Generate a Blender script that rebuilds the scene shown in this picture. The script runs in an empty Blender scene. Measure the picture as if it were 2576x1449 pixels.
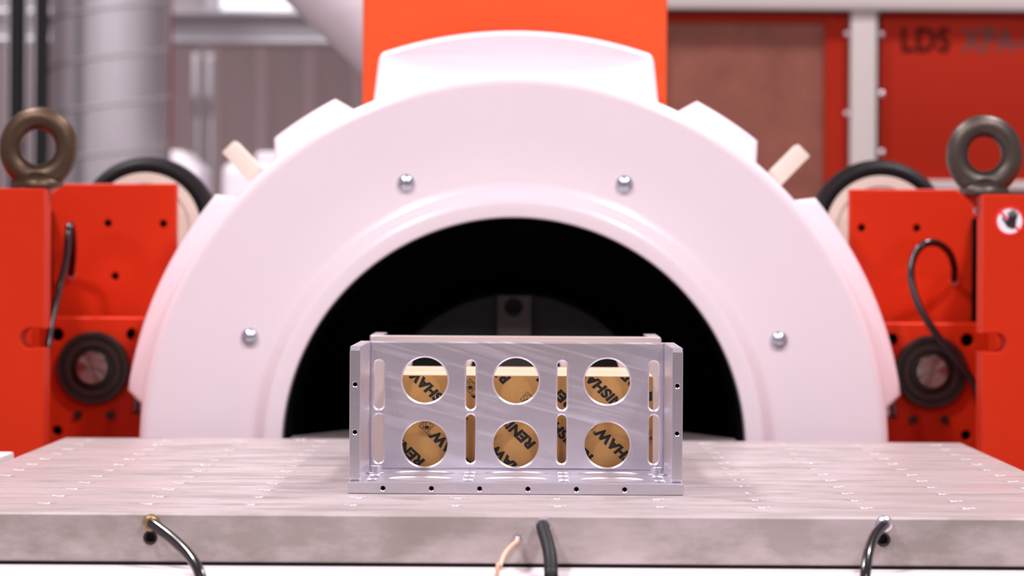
import bpy, bmesh, math, random
from mathutils import Vector, Matrix
R = math.radians
random.seed(7)
S = bpy.context.scene
C = S.collection

# ------------------------------------------------------------------ camera
ZT = 0.80                       # height of the slip plate's top above the floor
CAMX, CAMZ = 0.0238, ZT + 0.248
FPX = 8530.0                    # focal length in pixels of a 2576 px wide frame
PX, PY = 1339.0, 635.0          # where the table's long edges converge
ROLL = R(0.34)
cd = bpy.data.cameras.new('camera')
cam = bpy.data.objects.new('camera', cd); C.objects.link(cam)
cd.sensor_width = 36.0
cd.lens = FPX / 2576 * 36
cd.shift_x = -(PX - 1288) / 2576
cd.shift_y = -(724.5 - PY) / 2576
cd.clip_start, cd.clip_end = 0.05, 60
cam.matrix_world = Matrix.Translation((CAMX, 0, CAMZ)) @ Matrix.Rotation(R(90), 4, 'X') @ Matrix.Rotation(ROLL, 4, 'Z')
cd.dof.use_dof = True
cd.dof.focus_distance = 3.58
cd.dof.aperture_fstop = 5.9
S.camera = cam

# ------------------------------------------------------------------ world, exposure
w = bpy.data.worlds.new('world'); S.world = w; w.use_nodes = True
bg = w.node_tree.nodes['Background']
bg.inputs[0].default_value = (1.0, 0.90, 0.93, 1); bg.inputs[1].default_value = 0.05
S.view_settings.view_transform = 'Standard'
S.view_settings.look = 'None'
S.view_settings.exposure = 0.0
S.view_settings.gamma = 1.0
S.view_settings.use_curve_mapping = False
LAMP_POWER = 140.0
LAMP_COLOR = (1.0, 0.925, 0.985)

def at(px, py, d):
    """world point seen at a pixel of the 2576x1449 photograph at distance d"""
    u, v = px - PX, py - PY
    c, s = math.cos(ROLL), math.sin(ROLL)
    u0, v0 = u * c + v * s, -u * s + v * c
    return Vector((CAMX + u0 * d / FPX, d, CAMZ - v0 * d / FPX))

# ------------------------------------------------------------------ materials
def new_mat(name):
    m = bpy.data.materials.new(name); m.use_nodes = True
    return m, m.node_tree, m.node_tree.nodes['Principled BSDF']

def mat(name, col, rough=0.5, metal=0.0, var=0.0, scale=8.0, stretch=(1, 1, 1), bump=0.0, bscale=60.0,
        bstretch=None, rvar=0.0, coat=0.0, col2=None, spec=0.5):
    m, nt, b = new_mat(name)
    N, L = nt.nodes, nt.links
    b.inputs['Base Color'].default_value = (*col, 1)
    b.inputs['Roughness'].default_value = rough
    b.inputs['Metallic'].default_value = metal
    b.inputs['Specular IOR Level'].default_value = spec
    if coat:
        b.inputs['Coat Weight'].default_value = coat
        b.inputs['Coat Roughness'].default_value = 0.12
    tc = N.new('ShaderNodeTexCoord')
    if var or rvar or col2:
        mp = N.new('ShaderNodeMapping'); mp.inputs['Scale'].default_value = stretch
        L.new(tc.outputs['Object'], mp.inputs[0])
        nz = N.new('ShaderNodeTexNoise'); nz.inputs['Scale'].default_value = scale
        nz.inputs['Detail'].default_value = 6; nz.inputs['Roughness'].default_value = 0.62
        L.new(mp.outputs[0], nz.inputs['Vector'])
        rp = N.new('ShaderNodeValToRGB')
        rp.color_ramp.elements[0].position = 0.30; rp.color_ramp.elements[1].position = 0.72
        c2 = col2 if col2 else tuple(max(0, c * (1 - var)) for c in col)
        rp.color_ramp.elements[0].color = (*c2, 1); rp.color_ramp.elements[1].color = (*col, 1)
        L.new(nz.outputs['Fac'], rp.inputs[0]); L.new(rp.outputs[0], b.inputs['Base Color'])
        if rvar:
            mr = N.new('ShaderNodeMapRange')
            mr.inputs['To Min'].default_value = rough + rvar; mr.inputs['To Max'].default_value = max(0.05, rough - rvar)
            L.new(nz.outputs['Fac'], mr.inputs[0]); L.new(mr.outputs[0], b.inputs['Roughness'])
    if bump:
        mp2 = N.new('ShaderNodeMapping'); mp2.inputs['Scale'].default_value = bstretch or (1, 1, 1)
        L.new(tc.outputs['Object'], mp2.inputs[0])
        n2 = N.new('ShaderNodeTexNoise'); n2.inputs['Scale'].default_value = bscale; n2.inputs['Detail'].default_value = 3
        L.new(mp2.outputs[0], n2.inputs['Vector'])
        bp = N.new('ShaderNodeBump'); bp.inputs['Strength'].default_value = bump; bp.inputs['Distance'].default_value = 0.002
        L.new(n2.outputs['Fac'], bp.inputs['Height']); L.new(bp.outputs[0], b.inputs['Normal'])
    return m

M = {}
M['white'] = mat('white_gloss_paint', (0.82, 0.715, 0.755), 0.30, var=0.03, scale=3, bump=0.02, bscale=300, coat=0.3)
M['cream'] = mat('cream_paint', (0.80, 0.71, 0.60), 0.3, var=0.06, scale=10)
M['red'] = mat('signal_red_paint', (0.60, 0.027, 0.004), 0.42, var=0.10, scale=5, bump=0.03, bscale=500, spec=0.16)
M['red_hood'] = mat('orange_red_paint', (0.80, 0.098, 0.022), 0.45, var=0.05, scale=4, bump=0.03, bscale=500, spec=0.2)
M['red_cab'] = mat('cabinet_red_paint', (0.33, 0.017, 0.006), 0.6, var=0.10, scale=3, spec=0.08)
M['red_dark'] = mat('dark_red_primer', (0.16, 0.008, 0.003), 0.6, spec=0.1)  # darkened red standing in for shade beside the left column
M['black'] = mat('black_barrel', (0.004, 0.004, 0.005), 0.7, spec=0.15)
M['dark'] = mat('dark_armature', (0.014, 0.0135, 0.0142), 0.6, var=0.2, scale=12)
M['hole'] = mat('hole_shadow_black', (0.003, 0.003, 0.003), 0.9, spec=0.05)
M['rubber'] = mat('black_rubber', (0.009, 0.009, 0.010), 0.55, bump=0.05, bscale=200, spec=0.22)
M['gloss_black'] = mat('black_gloss_hose', (0.006, 0.006, 0.008), 0.2, spec=0.5)
M['alu'] = mat('machined_aluminium', (0.84, 0.81, 0.88), 0.30, 1.0, var=0.10, scale=60, stretch=(1, 1, 6),
               bump=0.08, bscale=260, bstretch=(8, 8, 1), rvar=0.06)
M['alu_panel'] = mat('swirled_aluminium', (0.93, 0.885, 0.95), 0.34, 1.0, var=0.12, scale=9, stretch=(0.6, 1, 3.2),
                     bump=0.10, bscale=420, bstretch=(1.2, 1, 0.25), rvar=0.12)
M['alu_rim'] = mat('milled_aluminium', (0.96, 0.93, 0.97), 0.34, 1.0)
M['alu_back'] = mat('warm_aluminium', (0.78, 0.70, 0.70), 0.42, 0.85, var=0.08, scale=20, rvar=0.05)
M['steel'] = mat('bright_steel', (0.80, 0.79, 0.83), 0.28, 1.0)
M['insert'] = mat('dull_insert_steel', (0.42, 0.385, 0.385), 0.5, 0.9)
M['zinc'] = mat('zinc_plated_steel', (0.58, 0.62, 0.70), 0.22, 1.0)
M['bar'] = mat('grey_metal_bar', (0.100, 0.080, 0.078), 0.6, 0.0, var=0.1, scale=20)
M['bearing'] = mat('oiled_bearing_steel', (0.075, 0.066, 0.060), 0.38, 0.9, var=0.3, scale=14)
M['shaft'] = mat('turned_steel', (0.36, 0.315, 0.30), 0.26, 1.0, var=0.1, scale=20)
_nt = M['shaft'].node_tree; _tg = _nt.nodes.new('ShaderNodeTangent'); _tg.direction_type = 'RADIAL'; _tg.axis = 'Y'
_nt.links.new(_tg.outputs[0], _nt.nodes['Principled BSDF'].inputs['Tangent']); _nt.nodes['Principled BSDF'].inputs['Anisotropic'].default_value = 0.85
M['bronze'] = mat('browned_forged_steel', (0.110, 0.070, 0.042), 0.42, 0.75, var=0.35, scale=18, bump=0.08, bscale=90, rvar=0.08)
M['forged'] = mat('grey_forged_steel', (0.115, 0.094, 0.078), 0.42, 0.8, var=0.35, scale=18, bump=0.08, bscale=90, rvar=0.08)
M['brass'] = mat('dull_brass', (0.42, 0.30, 0.15), 0.4, 0.9)
M['tube'] = mat('smoked_hose', (0.012, 0.011, 0.012), 0.17, spec=0.6)
M['peach'] = mat('peach_sleeve', (0.80, 0.47, 0.32), 0.45)
M['wood'] = mat('pale_pine', (0.72, 0.545, 0.39), 0.6, scale=26, stretch=(0.10, 1.6, 5), col2=(0.46, 0.29, 0.175), bump=0.06, bscale=80, bstretch=(.2, 6, 6))
M['kraft'] = mat('brown_kraft_paper', (0.64, 0.345, 0.100), 0.55, var=0.16, scale=55, bump=0.10, bscale=300)
M['ink'] = mat('black_ink', (0.008, 0.007, 0.006), 0.55)
M['ivory'] = mat('ivory_base_paint', (0.82, 0.76, 0.76), 0.45, var=0.10, scale=9)
M['galv'] = mat('galvanised_steel', (0.70, 0.69, 0.72), 0.36, 0.9, var=0.12, scale=7, rvar=0.05)
M['seam'] = mat('dull_folded_seam', (0.34, 0.33, 0.34), 0.6, 0.3)
M['beige'] = mat('beige_frame_paint', (0.46, 0.41, 0.385), 0.6, var=0.04, scale=5)
M['mesh'] = mat('rusty_filter_mat', (0.25, 0.092, 0.066), 0.9, var=0.30, scale=11, bump=0.3, bscale=200, spec=0.15)
M['clad'] = mat('mauve_cladding', (0.46, 0.35, 0.345), 0.6, var=0.12, scale=2, stretch=(4, 1, .4))
M['upper'] = mat('pale_upper_cladding', (0.68, 0.62, 0.65), 0.6, var=0.08, scale=2, stretch=(5, 1, .3))
M['wall'] = mat('painted_wall', (0.52, 0.47, 0.485), 0.8, var=0.05, scale=2)
M['ceil'] = mat('hall_ceiling', (0.46, 0.43, 0.46), 0.9, var=0.04, scale=2)
M['floor'] = mat('hall_floor', (0.24, 0.21, 0.205), 0.5, var=0.12, scale=3)
M['duct_white'] = mat('white_plastic_duct', (0.85, 0.80, 0.84), 0.4)
M['sticker_white'] = mat('sticker_white', (0.85, 0.82, 0.86), 0.5)
M['sticker_red'] = mat('sticker_red', (0.80, 0.012, 0.010), 0.5)
M['print_brown'] = mat('dark_print', (0.030, 0.006, 0.004), 0.7, spec=0.05)
M['print_grey'] = mat('grey_print', (0.105, 0.048, 0.042), 0.7, spec=0.05)

def emit_mat(name, col, s):
    m = bpy.data.materials.new(name); m.use_nodes = True
    nt = m.node_tree; nt.nodes.clear()
    e = nt.nodes.new('ShaderNodeEmission'); o = nt.nodes.new('ShaderNodeOutputMaterial')
    e.inputs[0].default_value = (*col, 1); e.inputs[1].default_value = s
    nt.links.new(e.outputs[0], o.inputs[0]); return m
M['daylight'] = emit_mat('daylit_window', (1.0, 0.95, 1.0), 1.6)

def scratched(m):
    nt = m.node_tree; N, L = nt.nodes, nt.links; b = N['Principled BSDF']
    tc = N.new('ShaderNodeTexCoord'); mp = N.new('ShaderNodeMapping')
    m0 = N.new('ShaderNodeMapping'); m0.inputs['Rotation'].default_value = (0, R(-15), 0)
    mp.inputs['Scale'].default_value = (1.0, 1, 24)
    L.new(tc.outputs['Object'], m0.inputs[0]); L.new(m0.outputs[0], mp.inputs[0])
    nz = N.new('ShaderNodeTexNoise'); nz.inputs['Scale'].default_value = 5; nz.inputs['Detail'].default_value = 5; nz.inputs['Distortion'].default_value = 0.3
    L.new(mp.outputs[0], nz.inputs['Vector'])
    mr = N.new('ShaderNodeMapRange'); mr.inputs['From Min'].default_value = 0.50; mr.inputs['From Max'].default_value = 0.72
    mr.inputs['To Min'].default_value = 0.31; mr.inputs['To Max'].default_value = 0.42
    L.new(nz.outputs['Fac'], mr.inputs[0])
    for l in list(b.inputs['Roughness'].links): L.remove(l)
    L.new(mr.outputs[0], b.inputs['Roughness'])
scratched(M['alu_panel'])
# worn magnesium of the slip plate: streaks, stains and grey patches
def plate_mat(name, light, darkc, stain, sx, rough):
    m, nt, b = new_mat(name); N, L = nt.nodes, nt.links
    tc = N.new('ShaderNodeTexCoord')
    def noise(scale, st, detail=6):
        mp = N.new('ShaderNodeMapping'); mp.inputs['Scale'].default_value = st
        L.new(tc.outputs['Object'], mp.inputs[0])
        n = N.new('ShaderNodeTexNoise'); n.inputs['Scale'].default_value = scale; n.inputs['Detail'].default_value = detail
        n.inputs['Roughness'].default_value = 0.62
        L.new(mp.outputs[0], n.inputs['Vector']); return n
    def ramp(n, p0, p1, c0, c1):
        r = N.new('ShaderNodeValToRGB'); r.color_ramp.elements[0].position = p0; r.color_ramp.elements[1].position = p1
        r.color_ramp.elements[0].color = (*c0, 1); r.color_ramp.elements[1].color = (*c1, 1)
        L.new(n.outputs['Fac'], r.inputs[0]); return r
    a = ramp(noise(9.0, sx), 0.38, 0.58, darkc, light)
    k = ramp(noise(11.0, (0.8, 1.6, 1.8), 10), 0.40, 0.60, (0, 0, 0), (1, 1, 1))
    mx = N.new('ShaderNodeMixRGB'); mx.inputs[2].default_value = (*light, 1)
    mx.inputs[1].default_value = (*stain, 1)
    L.new(k.outputs[0], mx.inputs[0])
    m2 = N.new('ShaderNodeMixRGB'); m2.inputs[0].default_value = 0.58
    L.new(a.outputs[0], m2.inputs[1]); L.new(mx.outputs[0], m2.inputs[2])
    L.new(m2.outputs[0], b.inputs['Base Color'])
    b.inputs['Metallic'].default_value = 0.35
    mr = N.new('ShaderNodeMapRange'); mr.inputs['To Min'].default_value = rough + .12; mr.inputs['To Max'].default_value = rough - .10
    L.new(k.outputs[0], mr.inputs[0]); L.new(mr.outputs[0], b.inputs['Roughness'])
    n3 = noise(90, (0.15, 1, 1), 4)
    bp = N.new('ShaderNodeBump'); bp.inputs['Strength'].default_value = 0.06; bp.inputs['Distance'].default_value = 0.002
    L.new(n3.outputs['Fac'], bp.inputs['Height']); L.new(bp.outputs[0], b.inputs['Normal'])
    return m
M['mag'] = plate_mat('worn_magnesium', (0.57, 0.49, 0.485), (0.40, 0.34, 0.325), (0.22, 0.185, 0.16), (0.7, 2.4, 1), 0.42)

# ------------------------------------------------------------------ object helpers
def link(o, parent=None):
    C.objects.link(o)
    if parent is not None:
        o.parent = parent
    return o

def tag(o, label=None, cat=None, group=None, kind=None):
    if label: o['label'] = label
    if cat: o['category'] = cat
    if group: o['group'] = group
    if kind: o['kind'] = kind
    return o

def thing(name, label, cat, loc=(0, 0, 0), group=None):
    o = bpy.data.objects.new(name, None); o.location = loc; o.empty_display_size = 0.05
    C.objects.link(o)
    return tag(o, label, cat, group)

def base_of(p):
    """world offset of a parent chain (all translations only)"""
    v = Vector((0, 0, 0))
    while p is not None:
        v += p.location; p = p.parent
    return v

def put(name, me, m, parent=None, origin=None, smooth=True, angle=35, wn=False):
    """link a mesh whose vertices are in world space; origin becomes the object's location"""
    if origin is None:
        n = max(1, len(me.vertices)); cs = [v.co for v in me.vertices]
        lo = Vector((min(c.x for c in cs), min(c.y for c in cs), min(c.z for c in cs)))
        hi = Vector((max(c.x for c in cs), max(c.y for c in cs), max(c.z for c in cs)))
        origin = Vector(((lo.x + hi.x) / 2, (lo.y + hi.y) / 2, lo.z))
    origin = Vector(origin)
    me.transform(Matrix.Translation(-origin))
    me.materials.clear(); me.materials.append(M[m] if isinstance(m, str) else m)
    if smooth:
        me.polygons.foreach_set('use_smooth', [True] * len(me.polygons))
        me.set_sharp_from_angle(angle=R(angle))
    o = bpy.data.objects.new(name, me)
    link(o, parent)
    if wn:
        md = o.modifiers.new('even_normals', 'WEIGHTED_NORMAL'); md.keep_sharp = True
    o.location = origin - (base_of(parent) if parent is not None else Vector((0, 0, 0)))
    return o

def to_mesh(bm, name='m'):
    bmesh.ops.recalc_face_normals(bm, faces=bm.faces)
    me = bpy.data.meshes.new(name); bm.to_mesh(me); bm.free(); return me

def box_me(x0, x1, y0, y1, z0, z1, bev=0.0, seg=2):
    bm = bmesh.new(); bmesh.ops.create_cube(bm, size=1)
    for v in bm.verts:
        v.co = Vector(((x0 + x1) / 2 + v.co.x * (x1 - x0), (y0 + y1) / 2 + v.co.y * (y1 - y0), (z0 + z1) / 2 + v.co.z * (z1 - z0)))
    if bev:
        bmesh.ops.bevel(bm, geom=bm.edges[:], offset=bev, segments=seg, profile=0.6, affect='EDGES')
    return to_mesh(bm)

def boxes_me(lst):
    bm = bmesh.new()
    for (x0, x1, y0, y1, z0, z1) in lst:
        r = bmesh.ops.create_cube(bm, size=1)
        for v in r['verts']:
            v.co = Vector(((x0 + x1) / 2 + v.co.x * (x1 - x0), (y0 + y1) / 2 + v.co.y * (y1 - y0), (z0 + z1) / 2 + v.co.z * (z1 - z0)))
    return to_mesh(bm)

def lathe_me(prof, segs=48, axis='Y', center=(0, 0, 0), close=False):
    """prof: (radius, distance along the axis); radius 0 makes a pole"""
    bm = bmesh.new(); rings = []
    for (r, h) in prof:
        if r <= 1e-7:
            rings.append([bm.verts.new((0, 0, h))])
        else:
            rings.append([bm.verts.new((r * math.cos(2 * math.pi * k / segs), r * math.sin(2 * math.pi * k / segs), h)) for k in range(segs)])
    pairs = list(zip(rings[:-1], rings[1:]))
    if close: pairs.append((rings[-1], rings[0]))
    for a, b in pairs:
        for k in range(segs):
            j = (k + 1) % segs
            if len(a) == 1 and len(b) == 1: continue
            if len(a) == 1: bm.faces.new((a[0], b[k], b[j]))
            elif len(b) == 1: bm.faces.new((a[k], b[0], a[j]))
            else: bm.faces.new((a[k], b[k], b[j], a[j]))
    me = to_mesh(bm)
    if axis == 'Y':      # profile distance runs along +Y (away from the camera)
        me.transform(Matrix.Rotation(R(-90), 4, 'X'))
    elif axis == 'X':
        me.transform(Matrix.Rotation(R(90), 4, 'Y'))
    me.transform(Matrix.Translation(Vector(center)))
    return me

def spline_pts(pts, n=8):
    pts = [Vector(p) for p in pts]
    q = [pts[0] * 2 - pts[1]] + pts + [pts[-1] * 2 - pts[-2]]
    out = []
    for i in range(1, len(q) - 2):
        p0, p1, p2, p3 = q[i - 1], q[i], q[i + 1], q[i + 2]
        for k in range(n):
            t = k / n
            out.append(0.5 * ((2 * p1) + (p2 - p0) * t + (2 * p0 - 5 * p1 + 4 * p2 - p3) * t * t + (3 * p1 - p0 - 3 * p2 + p3) * t ** 3))
    out.append(pts[-1]); return out

def tube_me(pts, r, segs=14, n=8, smooth=True):
    P = spline_pts(pts, n) if smooth else [Vector(p) for p in pts]
    bm = bmesh.new(); rings = []
    t0 = (P[1] - P[0]).normalized()
    up = Vector((0, 0, 1)) if abs(t0.z) < 0.9 else Vector((1, 0, 0))
    nrm = t0.cross(up).normalized()
    for i, p in enumerate(P):
        t = (P[min(i + 1, len(P) - 1)] - P[max(i - 1, 0)]).normalized()
        nrm = (nrm - t * nrm.dot(t)).normalized(); b = t.cross(nrm)
        rings.append([bm.verts.new(p + (nrm * math.cos(2 * math.pi * k / segs) + b * math.sin(2 * math.pi * k / segs)) * r) for k in range(segs)])
    for a, b in zip(rings[:-1], rings[1:]):
        for k in range(segs):
            j = (k + 1) % segs; bm.faces.new((a[k], b[k], b[j], a[j]))
    bm.faces.new(rings[0]); bm.faces.new(rings[-1][::-1])
    return to_mesh(bm)

def circle(cx, cy, r, n=48):
    return [(cx + r * math.cos(2 * math.pi * k / n), cy + r * math.sin(2 * math.pi * k / n)) for k in range(n)]

def slot(cx, y0, y1, r, n=12):
    """upright stadium from y0 to y1 (outer ends)"""
    out = [(cx + r * math.cos(math.pi * k / n), y1 - r + r * math.sin(math.pi * k / n)) for k in range(n + 1)]
    out += [(cx - r * math.cos(math.pi * k / n), y0 + r - r * math.sin(math.pi * k / n)) for k in range(n + 1)]
    return out

def rrect(x0, x1, y0, y1, r, n=6):
    out = []
    for (cx, cy, a0) in ((x1 - r, y1 - r, 0), (x0 + r, y1 - r, 90), (x0 + r, y0 + r, 180), (x1 - r, y0 + r, 270)):
        out += [(cx + r * math.cos(R(a0 + 90 * k / n)), cy + r * math.sin(R(a0 + 90 * k / n))) for k in range(n + 1)]
    return out

def sheet_me(outer, holes, lo, hi, plane='XZ', bev=0.0, bres=0):
    """flat shape with holes, given thickness from lo to hi along the third axis"""
    cu = bpy.data.curves.new('c', 'CURVE'); cu.dimensions = '2D'; cu.fill_mode = 'BOTH'
    for pts in [outer] + list(holes):
        s = cu.splines.new('POLY'); s.points.add(len(pts) - 1)
        for p, (x, y) in zip(s.points, pts): p.co = (x, y, 0, 1)
        s.use_cyclic_u = True
    th = hi - lo
    cu.extrude = th / 2 - bev; cu.bevel_depth = bev; cu.bevel_resolution = bres; cu.offset = -bev
    o = bpy.data.objects.new('c', cu); C.objects.link(o)
    dg = bpy.context.evaluated_depsgraph_get()
    me = bpy.data.meshes.new_from_object(o.evaluated_get(dg))
    bpy.data.objects.remove(o); bpy.data.curves.remove(cu)
    bm = bmesh.new(); bm.from_mesh(me); bmesh.ops.remove_doubles(bm, verts=bm.verts, dist=1e-6)
    bpy.data.meshes.remove(me); me = to_mesh(bm)
    mid = (lo + hi) / 2
    if plane == 'XZ':      # (x, y, z) -> (x, mid - z, y)
        me.transform(Matrix(((1, 0, 0, 0), (0, 0, -1, mid), (0, 1, 0, 0), (0, 0, 0, 1))))
    elif plane == 'YZ':    # outline given as (y, z), thickness along x
        me.transform(Matrix(((0, 0, 1, mid), (1, 0, 0, 0), (0, 1, 0, 0), (0, 0, 0, 1))))
    else:
        me.transform(Matrix.Translation((0, 0, mid)))
    return me

def cut_me(me, cutters):
    """drill: boolean difference of a mesh with cutter meshes (all in world space)"""
    o = bpy.data.objects.new('t', me); C.objects.link(o); tmp = []
    bm = bmesh.new()
    for c in cutters: bm.from_mesh(c); bpy.data.meshes.remove(c)
    cm = bpy.data.meshes.new('cm'); bm.to_mesh(cm); bm.free()
    k = bpy.data.objects.new('k', cm); C.objects.link(k)
    md = o.modifiers.new('b', 'BOOLEAN'); md.object = k; md.operation = 'DIFFERENCE'; md.solver = 'EXACT'
    dg = bpy.context.evaluated_depsgraph_get()
    res = bpy.data.meshes.new_from_object(o.evaluated_get(dg))
    bpy.data.objects.remove(o); bpy.data.objects.remove(k); bpy.data.meshes.remove(cm)
    return res

def drill(x, y, z, r, depth, cs=0.0):
    """cutter drilling along +Y from a face at y"""
    prof = [(0, -0.002), (r + cs + 0.002 if cs else r, -0.002)]
    if cs: prof += [(r, cs)]
    prof += [(r, depth), (0, depth)]
    return lathe_me(prof, 20, 'Y', (x, y, z))

def text_me(body, size, bold=0.0, spacing=1.0, sx=1.0):
    cu = bpy.data.curves.new('t', 'FONT'); cu.body = body; cu.size = size; cu.offset = bold
    cu.space_character = spacing; cu.fill_mode = 'FRONT'; cu.dimensions = '2D'; cu.resolution_u = 4
    o = bpy.data.objects.new('t', cu); C.objects.link(o)
    dg = bpy.context.evaluated_depsgraph_get()
    me = bpy.data.meshes.new_from_object(o.evaluated_get(dg))
    bpy.data.objects.remove(o); bpy.data.curves.remove(cu)
    me.transform(Matrix.Scale(sx, 4, (1, 0, 0)))
    return me

# ------------------------------------------------------------------ the hall
X0, X1, Y0, Y1, ZC = -5.0, 5.0, -9.0, 10.6, 4.8
def mill(o, axis, m='alu_rim'):
    """milled walls and chamfers (faces not looking along the axis) get the finer finish"""
    o.data.materials.append(M[m])
    lo = [min(v.co[i] for v in o.data.vertices) for i in range(3)]; hi = [max(v.co[i] for v in o.data.vertices) for i in range(3)]
    for p in o.data.polygons:
        if abs(p.normal[axis]) < 0.95:
            c = p.center
            if all(lo[i] + .004 < c[i] < hi[i] - .004 for i in range(3) if i != axis):
                p.material_index = 1
    return o
def struct(name, me, m, label, cat):
    return tag(put(name, me, m), label, cat, kind='structure')
struct('floor', box_me(X0, X1, Y0, Y1, -0.1, 0), 'floor', 'grey hall floor under the test rig', 'floor')
struct('ceiling', box_me(X0, X1, Y0, Y1, ZC, ZC + 0.1), 'ceil', 'pale hall ceiling above the test rig', 'ceiling')
struct('wall_left', box_me(X0 - 0.1, X0, Y0, Y1, 0, ZC), 'wall', 'pale painted side wall of the hall', 'wall')
struct('wall_right', box_me(X1, X1 + 0.1, Y0, Y1, 0, ZC), 'wall', 'pale painted side wall behind the red cabinet', 'wall')
struct('wall_front', box_me(X0, X1, Y0 - 0.1, Y0, 0, ZC), 'wall', 'pale painted end wall facing the test rig', 'wall')
wb = struct('wall_back', box_me(X0, X1, Y1, Y1 + 0.1, 0, ZC), 'clad', 'mauve clad end wall behind the shaker', 'wall')
pitch = 0.15
pan = None
x = X0
k = 0
while x + pitch <= 1.2:
    if x > -2.2:
        if pan is None:
            prof = [(0, 0), (0, -0.012), (0.10, -0.012), (0.112, -0.034), (0.134, -0.034), (0.146, -0.012), (0.149, -0.012), (0.149, 0)]
            me = sheet_me(prof, [], 0, 1.2, 'XY')
            pan = put('panel', me, 'clad', wb, origin=(0, 0, 0), smooth=False)
            pan.location = Vector((x, Y1 - 0.001, 0.55)) - base_of(wb)
        else:
            o = pan.copy(); link(o, wb); o.location = Vector((x, Y1 - 0.001, 0.55)) - base_of(wb)
    x += pitch

put('upper_wall', box_me(-4.9, 1.2, Y1 - .020, Y1 - .0005, 1.752, 4.4), 'upper', wb, smooth=False)
# daylight window high on the end wall
a, b = at(560, -260, Y1 - 0.03), at(740, 40, Y1 - 0.03)
wn = struct('window_1', boxes_me([(a.x - .05, b.x + .05, Y1 - .06, Y1 - .02, b.z - .05, b.z), (a.x - .05, b.x + .05, Y1 - .06, Y1 - .02, a.z, a.z + .05),
     (a.x - .05, a.x, Y1 - .06, Y1 - .02, b.z, a.z), (b.x, b.x + .05, Y1 - .06, Y1 - .02, b.z, a.z)]), 'galv', 'daylit window above the grey steel beam', 'window')
put('pane', box_me(a.x, b.x, Y1 - 0.05, Y1 - 0.04, b.z, a.z), 'daylight', wn, smooth=False)

# ceiling lamps: two rows of round high-bay lamps
def ceiling_lamp(x, y):
    t = thing('high_bay_lamp', 'round white high-bay lamp hanging under the hall roof', 'lamp', (x, y, ZC - 0.34), 'high-bay lamps above the test rig')
    put('lamp_shade', lathe_me([(0.06, ZC - .16), (0.10, ZC - .18), (0.27, ZC - .33), (0.275, ZC - .34), (0.262, ZC - .33), (0.09, ZC - .19), (0, ZC - .19)], 40, 'Z', (x, y, 0)), 'sticker_white', t)
    put('stem', lathe_me([(0, ZC - .17), (0.05, ZC - .17), (0.05, ZC - .06), (0.02, ZC - .05), (0.02, ZC), (0, ZC)], 20, 'Z', (x, y, 0)), 'galv', t)
    ld = bpy.data.lights.new('lamp_light', 'AREA'); ld.shape = 'DISK'; ld.size = 0.50
    ld.energy = LAMP_POWER; ld.color = LAMP_COLOR
    lo = bpy.data.objects.new('lamp_light', ld); link(lo, t); lo.location = (0, 0, 0.004)
for y in (-1.9, 2.0, 5.6):
    for x in (-1.80, 1.80):
        ceiling_lamp(x, y)

# ------------------------------------------------------------------ slip table
PW = 0.592
D0, D1 = 3.200, 4.482
PT = 0.046
holes = []
for i in range(12):
    for j in range(12):
        holes.append((-0.55 + 0.1 * i, 3.318 + 0.1 * j))
table = thing('slip_table_plate', 'thick worn grey metal slip table plate drilled with a grid of holes', 'table', (0, (D0 + D1) / 2, ZT - PT))
me = sheet_me([(-PW, D0), (PW, D0), (PW, D1), (-PW, D1)], [circle(hx, hy, 0.0085, 20) for hx, hy in holes], ZT - PT, ZT, 'XY', 0.002)
ports = [at(378, 1353, D0), at(2222, 1358, D0)]
bigb = [at(757, 1106, 4.455), at(1827, 1112, 4.455)]
cutters = [drill(p.x, D0, p.z, 0.0050, 0.03) for p in ports]
for p in bigb:
    cutters.append(lathe_me([(0, ZT + .002), (0.0175, ZT + .002), (0.0150, ZT - 0.003), (0.0150, ZT - 0.012), (0, ZT - 0.012)], 28, 'Z', (p.x, 4.455, 0)))
me = cut_me(me, cutters)
pl = put('plate', me, 'mag', table, angle=30)
ring = lathe_me([(0.0084, -.012), (0.0084, -.0012), (0.0078, -.0003), (0.0066, -.0003), (0.0052, -.0022), (0.0052, -.022), (0, -.022)], 20, 'Z')
first = None
for hx, hy in holes:
    if first is None:
        first = put('threaded_insert', ring, 'insert', pl, origin=(0, 0, 0))
        o = first
    else:
        o = first.copy(); link(o, pl)
    o.location = Vector((hx, hy, ZT)) - base_of(pl)
for p in bigb:
    put('cap_screw', lathe_me([(0, -.012), (.0125, -.012), (.0125, -.0025), (.0115, -.001), (.0065, -.001), (.0060, -.006), (0, -.006)], 28, 'Z', (p.x, 4.455, ZT)), 'steel', pl)
for p in ports:
    put('port_ring', lathe_me([(0.0050, 0.003), (0.0050, -0.0008), (0.0064, -0.0008), (0.0068, 0.0)], 24, 'Y', (p.x, D0, p.z)), 'bearing', pl)
# driver bar running from the plate into the shaker
bar = [(-0.300, D1 + .001), (0.300, D1 + .001), (0.300, 4.585), (0.293, 4.60), (0.235, 4.74), (0.11, 4.89), (-0.11, 4.89), (-0.235, 4.74), (-0.293, 4.60), (-0.300, 4.585)]
put('driver_bar', sheet_me(bar, [], ZT - 0.043, ZT - 0.002, 'XY', 0.002), 'bar', table)

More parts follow.
